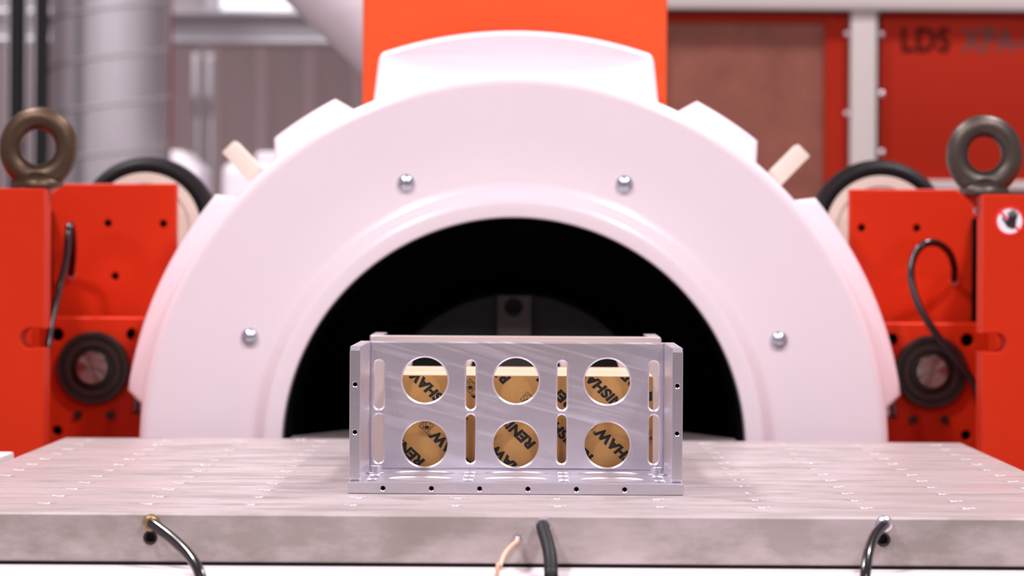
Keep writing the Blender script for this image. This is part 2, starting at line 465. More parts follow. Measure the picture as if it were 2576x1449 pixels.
# ivory machine base under the plate
base = thing('machine_plinth', 'ivory painted machine base under the drilled metal plate', 'machine base', (0, 3.8, 0))
put('base_top', box_me(-0.66, 0.66, 3.100, 4.50, ZT - 0.115, ZT - 0.0495, 0.004), 'ivory', base, wn=True)
put('base_body', box_me(-0.58, 0.58, 3.16, 4.48, 0.0, ZT - 0.115, 0.006), 'ivory', base)
put('side_rail', box_me(-0.634, -0.612, 3.102, 4.17, ZT - 0.0495, ZT - 0.001, 0.003), 'ivory', base)
put('seal_strip', box_me(-PW + .004, PW - .004, D0 + .004, D1 - .004, ZT - 0.0495, ZT - 0.0462), 'rubber', base)  # black sheet put in for the dark gap under the plate

# hoses on the plate's front edge
def drop(x, y):
    return [Vector((x, y, z)) for z in (0.64, 0.56, 0.44, 0.30, 0.16, 0.02)]
def hose(name, label, pts, r, m, cat='hose'):
    t = thing(name, label, cat, pts[0])
    put('tube', tube_me(pts, r), m, t)
    return t
p = at(381, 1314, D0)
h1 = hose('oil_hose', 'shiny smoked oil hose with brass end, left port of the plate edge beside a black hole',
     [p + Vector((0, -.003, 0)), at(384, 1318, 3.187), at(430, 1352, 3.157), at(468, 1388, 3.126), at(494, 1424, 3.100), at(508, 1462, 3.083), at(516, 1510, 3.073), *drop(at(525, 1600, 3.066).x, 3.066)], 0.0053, 'tube')
h1['label'] = 'shiny smoked oil hose curving away from a brass fitting on the plate edge'
put('fitting', lathe_me([(0, -0.014), (0.0055, -0.014), (0.0072, -0.012), (0.0072, -0.004), (0.0082, -0.004), (0.0082, 0.0), (0, 0)], 24, 'Y', (p.x, D0 - .0005, p.z)), 'brass', h1)
p = at(2224, 1317, D0)
h2 = hose('oil_hose', 'shiny smoked oil hose dropping from a flush steel fitting on the plate edge',
     [p + Vector((0, -.003, 0)), at(2220, 1324, 3.185), at(2200, 1348, 3.155), at(2186, 1385, 3.120), at(2179, 1425, 3.096), at(2176, 1465, 3.081), at(2175, 1512, 3.073), *drop(at(2174, 1600, 3.066).x, 3.066)], 0.0050, 'tube')
put('fitting', lathe_me([(0, -0.010), (0.0050, -0.010), (0.0072, -0.008), (0.0072, -0.002), (0.0080, -0.002), (0.0080, 0), (0, 0)], 24, 'Y', (p.x, D0 - .0005, p.z)), 'alu', h2)
p = at(1366, 1322, D0)
h3 = hose('drain_hose', 'thick matt black rubber hose hanging from a bright hexagonal fitting',
     [p + Vector((0, -.010, 0)), at(1366, 1330, 3.170), at(1376, 1362, 3.135), at(1384, 1400, 3.105), at(1386, 1440, 3.086), at(1386, 1480, 3.076), *drop(at(1386, 1600, 3.074).x, 3.074)], 0.0064, 'rubber')
hexf = lathe_me([(0, -0.018), (0.0070, -0.018), (0.0084, -0.016), (0.0084, 0.0), (0, 0)], 6, 'Y', (p.x, D0 - .0005, p.z))
put('hex_fitting', hexf, 'steel', h3, angle=20)
p = at(1301, 1356, D0)
h4 = hose('sensor_cable', 'thin peach coloured cable plugged into a tiny silver connector', [p + Vector((0, -.006, 0)), at(1300, 1362, 3.180), at(1283, 1377, 3.150), at(1268, 1397, 3.120), at(1258, 1425, 3.095), at(1251, 1450, 3.084), *drop(at(1247, 1560, 3.076).x, 3.076)], 0.0020, 'peach', 'cable')
put('connector', lathe_me([(0, -0.012), (0.0024, -0.012), (0.0034, -0.010), (0.0034, -0.002), (0.0048, -0.002), (0.0048, 0.0), (0, 0)], 16, 'Y', (p.x, D0 - .0005, p.z)), 'steel', h4)

# ------------------------------------------------------------------ shaker
SY, SC = 4.65, Vector((0.0, 4.65, ZT - 0.021))
shaker = thing('vibration_shaker', 'large round white vibration shaker with a black open bore and red hood', 'shaker', (0, SY + .3, SC.z - 0.58))
def arc2(cr, ch, r, a0, a1, n=6):
    return [(cr + r * math.cos(R(a0 + (a1 - a0) * k / n)), ch + r * math.sin(R(a0 + (a1 - a0) * k / n))) for k in range(n + 1)]
prof = [(0.3165, 0.30), (0.3165, -0.016)]
prof += arc2(0.3195, -0.019, 0.003, 180, 270, 4)
prof += arc2(0.334, -0.009, 0.013, 270, 325, 8)
prof += [(0.3535, -0.0060), (0.3585, -0.0020), (0.366, 0.0)]
prof += [(0.43, 0.0), (0.499, 0.0)] + arc2(0.499, 0.016, 0.016, 270, 360, 8)
prof += [(0.515, 0.70)] + arc2(0.495, 0.70, 0.02, 0, 90, 4) + [(0.3165, 0.72), (0.3165, 0.5)]
sb = put('body', lathe_me(prof, 160, 'Y', SC), 'white', shaker)
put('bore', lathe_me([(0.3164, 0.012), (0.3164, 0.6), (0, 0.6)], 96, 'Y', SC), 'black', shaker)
ar = put('armature', lathe_me([(0.195, 0.50), (0.209, 0.50), (0.213, 0.30), (0.207, 0.292), (0.175, 0.290), (0, 0.290)], 96, 'Y', SC), 'dark', shaker)
a, b = at(1250, 741, 4.925), at(1337, 1000, 4.925)
bt = at(1292, 772, 4.925)
me = sheet_me([(a.x, SC.z), (b.x, SC.z), (b.x, a.z), (a.x, a.z)], [circle(bt.x, bt.z, 0.0125, 24)], 4.922, 4.9395, 'XZ', 0.002)
br = put('clamp_bar', me, 'bar', ar)
put('socket_screw', lathe_me([(0, 0.017), (0.0122, 0.017), (0.0122, 0.006), (0.0112, 0.005), (0.0068, 0.005), (0.0068, 0.013), (0, 0.013)], 24, 'Y', (bt.x, 4.922, bt.z)), 'rubber', ar)
dome = None
for ang in (-67.4, -22.4, 22.4, 67.4):
    c = SC + Vector((0.393 * math.sin(R(ang)), 0, 0.393 * math.cos(R(ang))))
    if dome is None:
        me = lathe_me([(0.0122, 0.001), (0.0122, -0.0012), (0.0116, -0.0022)] + [(0.0116 * math.cos(R(t)), -0.0022 - 0.0062 * math.sin(R(t))) for t in (15, 30, 45, 58, 70)] + [(0.0030, -0.0082), (0.0026, -0.0058), (0, -0.0058)], 28, 'Y')
        dome = put('dome_bolt', me, 'zinc', shaker, origin=(0, 0, 0)); o = dome
    else:
        o = dome.copy(); link(o, shaker)
    o.location = c - base_of(shaker)

def lean(me, k=0.9):
    for v in me.vertices:
        r = math.hypot(v.co.x - SC.x, v.co.z - SC.z)
        if v.co.y < 4.80: v.co.y += (r - 0.515) * k
    return me
def arc_block(a0, a1, r0, r1, ch, y0, y1, name, m='white'):
    """rib on the body between two angles from the vertical (degrees), ends chamfered by ch metres"""
    n = 16; pts = []
    d = math.degrees(ch / r1)
    for k in range(n + 1):
        t = R(a0 + (a1 - a0) * k / n); pts.append((SC.x + r1 * math.sin(t), SC.z + r1 * math.cos(t)))
    for k in range(n + 1):
        t = R(a1 + d - (a1 - a0 + 2 * d) * k / n); pts.append((SC.x + r0 * math.sin(t), SC.z + r0 * math.cos(t)))
    return put(name, lean(sheet_me(pts, [], y0, y1, 'XZ', 0.006, 2)), m, shaker, wn=True)
for s in (-1, 1):
    for (q0, q1) in ((27.6, 38.3), (50.2, 82.2)):
        lo, hi = (q0, q1) if s > 0 else (-q1, -q0)
        arc_block(lo, hi, 0.500, 0.5425, 0.030, 4.685, 4.95, 'rib')
pts = []
rt = 0.578
for k in range(25):
    t = -0.337 + 0.674 * k / 24; pts.append((SC.x + rt * math.sin(t), SC.z + rt * math.cos(t)))
def soften(poly, idx, rad, n=5):
    out = []
    for i, p in enumerate(poly):
        if i in idx:
            a = Vector(poly[i - 1]); b = Vector(p); c = Vector(poly[(i + 1) % len(poly)])
            u = b + (a - b).normalized() * min(rad, (a - b).length * .5); v = b + (c - b).normalized() * min(rad, (c - b).length * .5)
            for k in range(n + 1):
                t = k / n; out.append(tuple(u * (1 - t) ** 2 + b * 2 * t * (1 - t) + v * t * t))
        else: out.append(p)
    return out
poly = pts + [(SC.x + 0.2005, SC.z + 0.44), (SC.x - 0.2005, SC.z + 0.44)]
poly = soften(poly, {0, 24}, 0.012)
put('top_block', lean(sheet_me(poly, [], 4.690, 5.02, 'XZ', 0.006, 2), 0.6), 'white', shaker, wn=True)
for s in (-1, 1):
    ang = 44.4 * s
    me = box_me(-.0125, .0125, 4.80, 4.86, 0.45, 0.583, 0.003)
    me.transform(Matrix.Translation(Vector((SC.x, 0, SC.z))) @ Matrix.Rotation(R(ang), 4, 'Y'))
    put('lifting_lug', me, 'cream', shaker)
a, b = at(911, 245, 5.06), at(1681, -330, 5.06)
put('hood', box_me(a.x, b.x, 5.06, 5.36, SC.z + 0.40, b.z, 0.006), 'red_hood', shaker, wn=True)
# feet so that the shaker stands
put('cradle', box_me(-0.40, 0.40, 4.75, 5.35, 0.0, SC.z - 0.43, 0.01), 'red', shaker)

# white air hose behind the hood
tag(put('air_duct', tube_me([at(420, -520, 6.1), at(640, -308, 6.0), at(834, -122, 5.9), at(1034, 68, 5.85), at(1150, 200, 5.80), at(1230, 420, 5.75), at(1270, 640, 5.70)], 0.118, 40, 8), 'duct_white'),
    'wide smooth white air duct slanting up behind the red hood', 'duct')

# ------------------------------------------------------------------ trunnion frames at both sides
def P2(px, py, d):
    p = at(px, py, d); return (p.x, p.z)

def screw(c, r, parent, m='steel', name='cap_screw'):
    me = lathe_me([(r, 0.002), (r, -r * .9), (r * .92, -r), (r * .58, -r), (r * .55, -r * .3), (0, -r * .3)], 20, 'Y', c)
    return put(name, me, m, parent)

def eye_bolt(cx, cy, ybot, d, rin, rt, parent, m):
    c = at(cx, cy, d); zb = at(cx, ybot, d).z
    bm = bmesh.new(); rings = []; n, k2 = 56, 18
    rm = rin + rt
    for i in range(n):
        t = 2 * math.pi * i / n
        sgn = 1.0 + 0.16 * max(0, -math.sin(t)) ** 2
        cen = Vector((rm * math.cos(t), 0, rm * 1.06 * math.sin(t)))
        rad = Vector((math.cos(t), 0, math.sin(t)))
        rings.append([bm.verts.new(c + cen + rad * (rt * sgn * math.cos(2 * math.pi * k / k2)) + Vector((0, rt * sgn * math.sin(2 * math.pi * k / k2), 0))) for k in range(k2)])
    for i in range(n):
        a, b = rings[i], rings[(i + 1) % n]
        for k in range(k2):
            bm.faces.new((a[k], a[(k + 1) % k2], b[(k + 1) % k2], b[k]))
    ob = put('eye_bolt', to_mesh(bm), m, parent, angle=80)
    r0 = rm * 0.80
    me = lathe_me([(0, zb), (r0 * 1.12, zb), (r0 * 1.12, zb + .006), (r0 * 1.02, zb + .010), (r0 * .80, c.z - rm * 1.0), (r0 * .55, c.z - rm * .86), (0, c.z - rm * .86)], 32, 'Z', (c.x, c.y, 0))
    put('collar', me, m, ob, angle=60)
    return ob

def trunnion(label, q):
    t = thing('trunnion_frame', label, 'machine frame', (at(q['col'][0], 700, 4.7).x, 4.75, 0))
    s = q['s']
    dc = q['dc']
    xe, xo, yt = q['col']
    # column with a rounded slot at its inner edge
    n0, ny0, ny1 = q['notch']
    pe = lambda px, py: P2(px, py, dc)
    r = (pe(xe, ny0)[1] - pe(xe, ny1)[1]) / 2
    zc = pe(xe, (ny0 + ny1) / 2)[1]; xe_w = pe(xe, 700)[0]; xo_w = pe(xo, 700)[0]; xn = pe(n0, 850)[0]
    top = pe(xe, yt)[1]
    pts = [(xe_w, 0.0), (xe_w, zc - r)]
    pts += [(xn + s * r - s * r * math.sin(R(a)), zc - r * math.cos(R(a))) for a in range(0, 181, 15)]
    pts += [(xe_w, zc + r), (xe_w, top), (xo_w, top), (xo_w, 0.0)]
    col = put('column', sheet_me(pts, [], dc, dc + 0.060, 'XZ', 0.003, 1), 'red', t, wn=True)
    xs_ = sorted((pe(q['back'], 700)[0], xo_w))
    put('column_back', box_me(xs_[0], xs_[1], dc + 0.0605, 4.92, 0.0, top - .004, 0.003), 'red', t)  # unseen box added behind the column to keep lamp light off the lower plates
    # upper bracket plate
    db = q['db']
    ri = 0.549
    def rad_at(a): return ri if a < 86.5 else 0.5190
    def rim_pts(a0, a1, n=14):
        out = []
        for a in sorted([a0 + (a1 - a0) * k / n for k in range(n + 1)] + [86.49, 86.51]):
            out.append((SC.x + sgn * rad_at(a) * math.sin(R(a)), SC.z + rad_at(a) * math.cos(R(a))))
        return out
    xin = P2(q['bracket'][0][0], 560, db)[0]
    a_in = math.degrees(math.asin(min(1, abs(xin - SC.x) / ri)))
    sgn = -1 if xin < SC.x else 1
    outl = [P2(x, y, db) for x, y in q['bracket'][:4]]
    rim = rim_pts(a_in, 112)
    outl = outl[:-1] + [(outl[-1][0], rim[-1][1] - .02), (rim[-1][0], rim[-1][1] - .02)] + rim[::-1]
    me = sheet_me(outl, [circle(*P2(x, y, db), 0.0055, 20) for x, y in q['bholes']], db, db + 0.030, 'XZ', 0.0015)
    bk = put('bracket', me, 'red', t)
    for (x, y) in q['bholes']:
        c = at(x, y, db)
        put('hole_plug', lathe_me([(0.0054, 0.012), (0, 0.012)], 20, 'Y', c), 'hole', bk)  # black disc stands in for the dark inside the hole
    # lower bearing plate
    dl = q['dl']
    xa, xb, y0 = q['lower']
    za = P2(xa, y0, dl)[1]
    a_lo = math.degrees(math.acos((za - SC.z) / ri))
    rim = rim_pts(a_lo, 115)
    xo_l = P2(xa if sgn < 0 else xb, 900, dl)[0]
    me = sheet_me([(xo_l, 0.0), (rim[-1][0], 0.0)] + rim[::-1] + [(xo_l, za)],
                  [circle(*P2(x, y, dl), rr, 24) for x, y, rr in q['lholes'][1:]], dl, dl + 0.05, 'XZ', 0.002)
    (x, y, rr) = q['lholes'][0]; cc = at(x, y, dl)
    me = cut_me(me, [drill(cc.x, dl, cc.z, rr, 0.08)])
    lp = put('bearing_plate', me, 'red', t)
    ip = q['post']  # dark strip put where the gap beside the column lies in shade
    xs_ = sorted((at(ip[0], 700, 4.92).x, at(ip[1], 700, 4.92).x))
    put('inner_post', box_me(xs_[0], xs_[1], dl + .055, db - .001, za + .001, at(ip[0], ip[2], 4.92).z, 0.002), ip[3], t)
    oc = (Vector((cc.x - SC.x, 0, cc.z - SC.z))).normalized() * 0.006
    put('hole_plug', lathe_me([(0.0082, 0.018), (0, 0.018)], 24, 'Y', cc + oc), 'hole', lp)  # black disc gives the cut hole its shade
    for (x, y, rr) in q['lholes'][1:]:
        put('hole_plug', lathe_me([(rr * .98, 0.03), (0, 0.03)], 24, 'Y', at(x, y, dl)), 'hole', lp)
    xs_ = sorted((xo_l - sgn * .01, SC.x + sgn * .575))
    put('spacer', box_me(xs_[0], xs_[1], dl + .0505, db - .0005, 0.0, za - 0.02, 0.004), 'red', t)
    bx, by, rr = q['bearing']
    c = at(bx, by, dl)
    bo = put('bearing', lathe_me([(0, 0), (rr, 0), (rr, -.010), (rr * .97, -.014), (rr * .86, -.014), (rr * .84, -.009), (rr * .80, -.009), (rr * .78, -.012), (rr * .60, -.012), (rr * .55, -.006), (rr * .49, -.006), (0, -.006)], 48, 'Y', c), 'bearing', lp, angle=25)
    sh = put('shaft_end', lathe_me([(rr * .46, -.006), (rr * .46, -.017), (rr * .42, -.021), (rr * .10, -.021), (rr * .085, -.012), (0, -.012)], 40, 'Y', c), 'shaft', bo, angle=25) if False else \
         put('shaft_end', lathe_me([(rr * .46, -.006), (rr * .46, -.017), (rr * .42, -.021), (rr * .10, -.021), (rr * .085, -.012), (0, -.012)], 40, 'Y', c), 'shaft', lp, angle=25)
    for (x, y) in q['screws']:
        screw(at(x, y, dl), 0.0060, lp, 'bearing')
    for (x, y, d) in q['bscrews']:
        screw(at(x, y, d), 0.0060, bk, 'steel')
    # rubber tyred guide wheel
    wx, wy, r1, r2, dw = q['wheel']
    c = at(wx, wy, dw)
    rm_, rtt = (r1 + r2) / 2, (r1 - r2) / 2
    ty = put('tyre', lathe_me([(rm_ + rtt * math.cos(R(a)), 0.045 + 0.045 * math.sin(R(a))) for a in range(0, 360, 18)], 80, 'Y', c, close=True), 'rubber', t, angle=60)
    put('hub', lathe_me([(0, 0.004), (r2 * .80, 0.004), (r2 * .84, 0.0), (r2 * 1.03, 0.0), (r2 * 1.03, 0.09), (0, 0.09)], 80, 'Y', c), 'cream', t)
    eye_bolt(*q['eye'], t, q['eyemat'])
    return t, col, bk, lp

TL = dict(s=1, dc=4.55, col=(112, -240, 474), notch=(50, 826, 876), db=4.94, dl=4.86,
          bracket=[(443, 462), (160, 462), (118, 492), (118, 1000)],
          bholes=[(271, 562), (410, 563), (289, 695)],
          lower=(60, 420, 797), lholes=[(333, 841, .0095), (143, 842, .0095), (143, 1084, .0070)],
          bearing=(236, 925, 0.0523), screws=[(197, 1044), (279, 1044)], bscrews=[(180, 694, 4.94)],
          wheel=(365, 572, 0.1065, 0.0793, 5.05), eye=(97, 372, 471, 4.60, 0.0232, 0.0150), eyemat='bronze', back=18, post=(96, 129, 528, 'red_dark'))  # post sets the added dark strip for the recess shade
tl, tlc, tlb, tll = trunnion('red trunnion frame with a brown eye bolt, beside the spiral duct', TL)
TR = dict(s=-1, dc=4.55, col=(2471, 2830, 489), notch=(2532, 838, 886), db=4.94, dl=4.86,
          bracket=[(2138, 476), (2408, 476), (2452, 520), (2452, 1000)],
          bholes=[(2168, 573), (2307, 574)],
          lower=(2180, 2530, 812), lholes=[(2243, 854, .0095), (2434, 856, .0095), (2431, 1096, .0070)],
          bearing=(2341, 935, 0.0523), screws=[(2297, 1056), (2376, 1056)], bscrews=[(2400, 708, 4.94), (2466, 1094, 4.86)],
          wheel=(2216, 580, 0.1065, 0.0793, 5.05), eye=(2476, 390, 488, 4.60, 0.0222, 0.0150), eyemat='forged', back=2565, post=(2448, 2486, 548, 'hole'))  # post entry: black strip standing in for the shaded gap
tr, trc, trb, trl = trunnion('red trunnion frame with a grey eye bolt and a no-touch hand sticker', TR)
# small bright screw near the sticker column
screw(at(2458, 530, 4.60), 0.0055, trc, 'steel', 'stop_screw')

# no-touch sticker on the right column
c = at(2540, 556, 4.55)
def flat(poly, y, holes=(), th=0.0004):
    return sheet_me([(c.x + px, c.z + pz) for px, pz in poly], [[(c.x + px, c.z + pz) for px, pz in h] for h in holes], y - th, y, 'XZ')
rs = 0.0208
st = put('sticker', flat(circle(0, 0, rs, 40), 4.5499), 'sticker_white', trc, smooth=False)
put('sticker_ring', flat(circle(0, 0, rs, 40), 4.5494, [circle(0, 0, rs * .81, 40)]), 'sticker_red', trc, smooth=False)
dgl = [(-rs * .63, rs * .53), (-rs * .53, rs * .63), (rs * .63, -rs * .53), (rs * .53, -rs * .63)]
put('sticker_bar', flat(dgl, 4.5490), 'sticker_red', trc, smooth=False)
bm = bmesh.new()
def quad(poly):
    bm.faces.new([bm.verts.new((c.x + px * 1.18 * rs, 4.5484, c.z + pz * 1.18 * rs)) for px, pz in poly])
quad([(-.20, .0), (.0, -.36), (.12, -.42), (.24, -.40), (.34, -.15), (.34, .14), (-.04, .14)])
for (bx_, ex, ey) in ((0.0, -.06, .50), (.11, .10, .62), (.22, .26, .60), (.32, .40, .46)):
    quad([(bx_ - .055, .10), (bx_ + .055, .10), (ex + .05, ey), (ex - .045, ey)])
quad([(-.20, .02), (-.02, -.34), (-.10, -.36), (-.44, .16), (-.36, .22)])
put('hand_print', to_mesh(bm), 'ink', trc, smooth=False)

# cables on the trunnion frames
def cable(label, pts, r):
    o = put('sensor_lead', tube_me(pts, r, 12, 8), 'gloss_black'); return tag(o, label, 'cable')
cable('black lead looping down behind the column beside the brown eye bolt',
      [at(179, 690, 4.93), at(184, 640, 4.90), at(183, 590, 4.87), at(177, 566, 4.85), at(171, 590, 4.835), at(166, 650, 4.83), at(148, 730, 4.82), at(130, 810, 4.80), at(120, 880, 4.78), at(113, 960, 4.77), at(104, 1060, 4.77), at(100, 1150, 4.77), Vector((at(100, 1150, 4.77).x, 4.78, 0.3)), Vector((at(100, 1150, 4.77).x, 4.78, 0.01))], 0.0051)
cable('black lead hooked over in front of the bearing below the grey eye bolt',
      [at(2400, 704, 4.93), at(2400, 672, 4.90), at(2388, 636, 4.87), at(2358, 612, 4.85), at(2322, 616, 4.835), at(2298, 648, 4.83), at(2292, 700, 4.82), at(2312, 770, 4.81), at(2352, 836, 4.80), at(2400, 900, 4.795), at(2446, 958, 4.795), at(2464, 1020, 4.795), at(2468, 1080, 4.80), at(2472, 1160, 4.80), Vector((at(2476, 1160, 4.80).x, 4.80, 0.3)), Vector((at(2476, 1160, 4.80).x, 4.80, 0.01))], 0.0053)

# ------------------------------------------------------------------ aluminium fixture
FY0, FY1 = 3.468, 3.672
xl, xr = at(879, 1040, FY0).x, at(1717.5, 1045, FY0).x
fcx = (xl + xr) / 2
fw = (xr - xl) / 2
BT = 0.0125
fx = thing('drilled_fixture', 'bright aluminium fixture with six round windows in its upright panel', 'fixture', (fcx, (FY0 + FY1) / 2, ZT))
bh = []
cols3 = (-0.0992, 0.0, 0.0992)
cols4 = (-0.1488, -0.0496, 0.0496, 0.1488)
for cxx in cols3:
    for yy in (3.524, 3.616): bh.append(circle(fcx + cxx, yy, 0.0325, 40))
for cxx in cols4:
    for (y0, y1) in ((3.478, 3.522), (3.532, 3.584), (3.594, 3.640)): bh.append(slot(fcx + cxx, y0, y1, 0.0047, 8))
me = sheet_me([(xl - .0015, FY0), (xr + .0015, FY0), (xr + .0015, FY1 + .0115), (xl - .0015, FY1 + .0115)], bh, ZT, ZT + BT, 'XY', 0.0013)
cz = ZT + BT / 2 - .0003
bx6 = [at(p, 1232, FY0).x for p in (963, 1085, 1206.5, 1328, 1450, 1571.5)]
me = cut_me(me, [drill(bxx, FY0, cz, 0.0024, 0.018, 0.0010) for bxx in bx6])
bp = mill(put('base_plate', me, 'alu', fx, angle=30), 2)
for bxx in bx6:
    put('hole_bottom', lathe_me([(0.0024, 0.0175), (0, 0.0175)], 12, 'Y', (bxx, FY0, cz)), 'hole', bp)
zt = ZT + 0.1510
def ph(px, py): return P2(px, py, FY1)
hol = []
r5 = 0.0245
for (px, py) in ((1069, 956.5), (1298.5, 958), (1528, 960), (1068.5, 1117), (1298, 1118), (1527.5, 1119.5)):
    x_, z_ = ph(px, py); hol.append(circle(x_, z_, r5, 56))
for (px, o1) in ((953, -1), (1184, 0), (1413.5, 1), (1644.5, 2)):
    xs = ph(px, 1030)[0]
    for (ya, yb) in ((908, 1030), (1043, 1165)):
        hol.append(slot(xs, ph(px, yb + o1)[1], ph(px, ya + o1)[1], 0.0050, 10))
me = sheet_me([(xl + .0112, ZT + BT), (xr - .0112, ZT + BT), (xr - .0112, zt), (xl + .0112, zt)], hol, FY1, FY1 + .0110, 'XZ', 0.0018)
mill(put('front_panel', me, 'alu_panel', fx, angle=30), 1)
for s, x0_, x1_ in ((0, xl, xl + .0112), (1, xr - .0112, xr)):
    c_ = 0.0045; e_ = 0.0042
    pts = [(FY0 + .0008, ZT + BT + e_), (FY0 + .0008 + e_, ZT + BT), (FY1 + .011, ZT + BT), (FY1 + .011, zt), (FY0 + .0008 + c_, zt), (FY0 + .0008, zt - c_)]
    me = sheet_me(pts, [], x0_, x1_, 'YZ', 0.0006)
    hx = (x0_ + x1_) / 2
    zs = [at(893 if s == 0 else 1703, yy, FY0).z for yy in ((967, 1087) if s == 0 else (971, 1091))]
    me = cut_me(me, [drill(hx, FY0 + .0008, z_, 0.0022, 0.018, 0.0010) for z_ in zs])
    sp = put('side_plate', me, 'alu', fx, angle=30)
    for z_ in zs:
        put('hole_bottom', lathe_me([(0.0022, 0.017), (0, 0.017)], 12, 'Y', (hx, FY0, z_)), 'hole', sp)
for px in (944, 1651):
    p = at(px, 1196, 3.597); y_ = 3.597
    cxx = fcx + (-0.1488 if px < 1200 else 0.1488) + (-.002 if px < 1200 else .002) * 0
    zb = ZT + BT
    bo = put('fixing_bolt', lathe_me([(0, .0013), (.0064, .0013), (.0064, .0080), (.0058, .0088), (.0036, .0088), (.0034, .0045), (0, .0045)], 28, 'Z', (cxx, y_, zb)), 'steel', fx)
    put('washer', lathe_me([(.0042, 0), (.0096, 0), (.0098, .0004), (.0098, .0012), (.0094, .0015), (.0042, .0015)], 32, 'Z', (cxx, y_, zb)), 'steel', bo)

# second fixture, standing behind the wooden block
RY = 3.985
rl, rr_ = at(932, 900, RY).x, at(1663.5, 900, RY).x
rz = at(1300, 846, RY).z
f2 = thing('rear_fixture', 'warm grey aluminium plate fixture standing behind the pine block', 'fixture', ((rl + rr_) / 2, RY + .06, ZT))
rh = []
for (xa, xb, ya, yb) in ((1036, 1122, 878, 1000), (1184, 1410, 878, 1000), (1446, 1556, 878, 1000)):
    (x0_, z1_), (x1_, z0_) = P2(xa, ya, RY), P2(xb, yb, RY)
    rh.append(rrect(x0_, x1_, z0_, z1_, min(0.024, (x1_ - x0_) * .48)))
me = sheet_me(soften([(rl, ZT), (rr_, ZT), (rr_, rz), (rl, rz)], {2, 3}, 0.004), rh, RY, RY + 0.012, 'XZ', 0.0010)
put('upright_plate', me, 'alu_back', f2)
for (xa, xb) in ((936, 967), (1624, 1656)):
    x0_, x1_ = at(xa, 842, 4.05).x, at(xb, 842, 4.05).x
    put('side_plate', box_me(x0_, x1_, RY + .0122, RY + .15, ZT + .0122, rz, 0.0012), 'alu', f2)
put('foot_plate', box_me(rl, rr_, RY + .0122, RY + .15, ZT, ZT + .0120, 0.001), 'alu', f2)

# ------------------------------------------------------------------ pine block faced with printed brown paper
WY0, WY1 = 3.700, 3.982
wx0, wx1 = at(967, 1040, WY0).x, at(1642.5, 1040, WY0).x
wz = at(1300, 944.5, WY0).z
wood = thing('pine_block', 'pale pine block faced with brown printed paper behind the round windows', 'wooden block', ((wx0 + wx1) / 2, (WY0 + WY1) / 2, ZT))
me = sheet_me([(wx0, WY0), (wx1, WY0), (wx1, WY1), (wx0, WY1)], [], ZT, wz, 'XY', 0.001, 1)
put('block', me, 'wood', wood)
poly = soften([(wx0 + .0005, ZT + .001), (wx1 - .0003, ZT + .001), (wx1 - .0003, wz - .0006), (wx0 + .0005, wz - .0006)], {2, 3}, 0.003)
pa = put('brown_paper', sheet_me(poly, [], WY0 - .0008, WY0 - .0001, 'XZ'), 'kraft', wood, smooth=False)
sc = WY0 / FPX
DIRA = R(137)
def clip(me):
    bm = bmesh.new(); bm.from_mesh(me); bpy.data.meshes.remove(me)
    for co, no in (((wx0 + .001, 0, 0), (-1, 0, 0)), ((wx1 - .001, 0, 0), (1, 0, 0)), ((0, 0, ZT + .002), (0, 0, -1)), ((0, 0, wz - .0012), (0, 0, 1))):
        bmesh.ops.bisect_plane(bm, geom=bm.verts[:] + bm.edges[:] + bm.faces[:], plane_co=co, plane_no=no, clear_outer=True)
    if not bm.faces:
        bm.free(); return None
    me2 = bpy.data.meshes.new('m'); bm.to_mesh(me2); bm.free(); return me2
word = text_me('RENISHAW', 0.0150, 0.00085, 1.06, 1.0)
xs = [v.co.x for v in word.vertices]; ys = [v.co.y for v in word.vertices]
wlen = 196 * sc
k_ = wlen / (max(xs) - min(xs))
hcap = max(ys) - min(ys)
kh = 28.0 * sc / hcap
word.transform(Matrix.Translation((-min(xs), -min(ys) - hcap / 2, 0)))
word.transform(Matrix.Diagonal((k_, kh, 1, 1)))
word.transform(Matrix(((1, 0.14, 0, 0), (0, 1, 0, 0), (0, 0, 1, 0), (0, 0, 0, 1))))
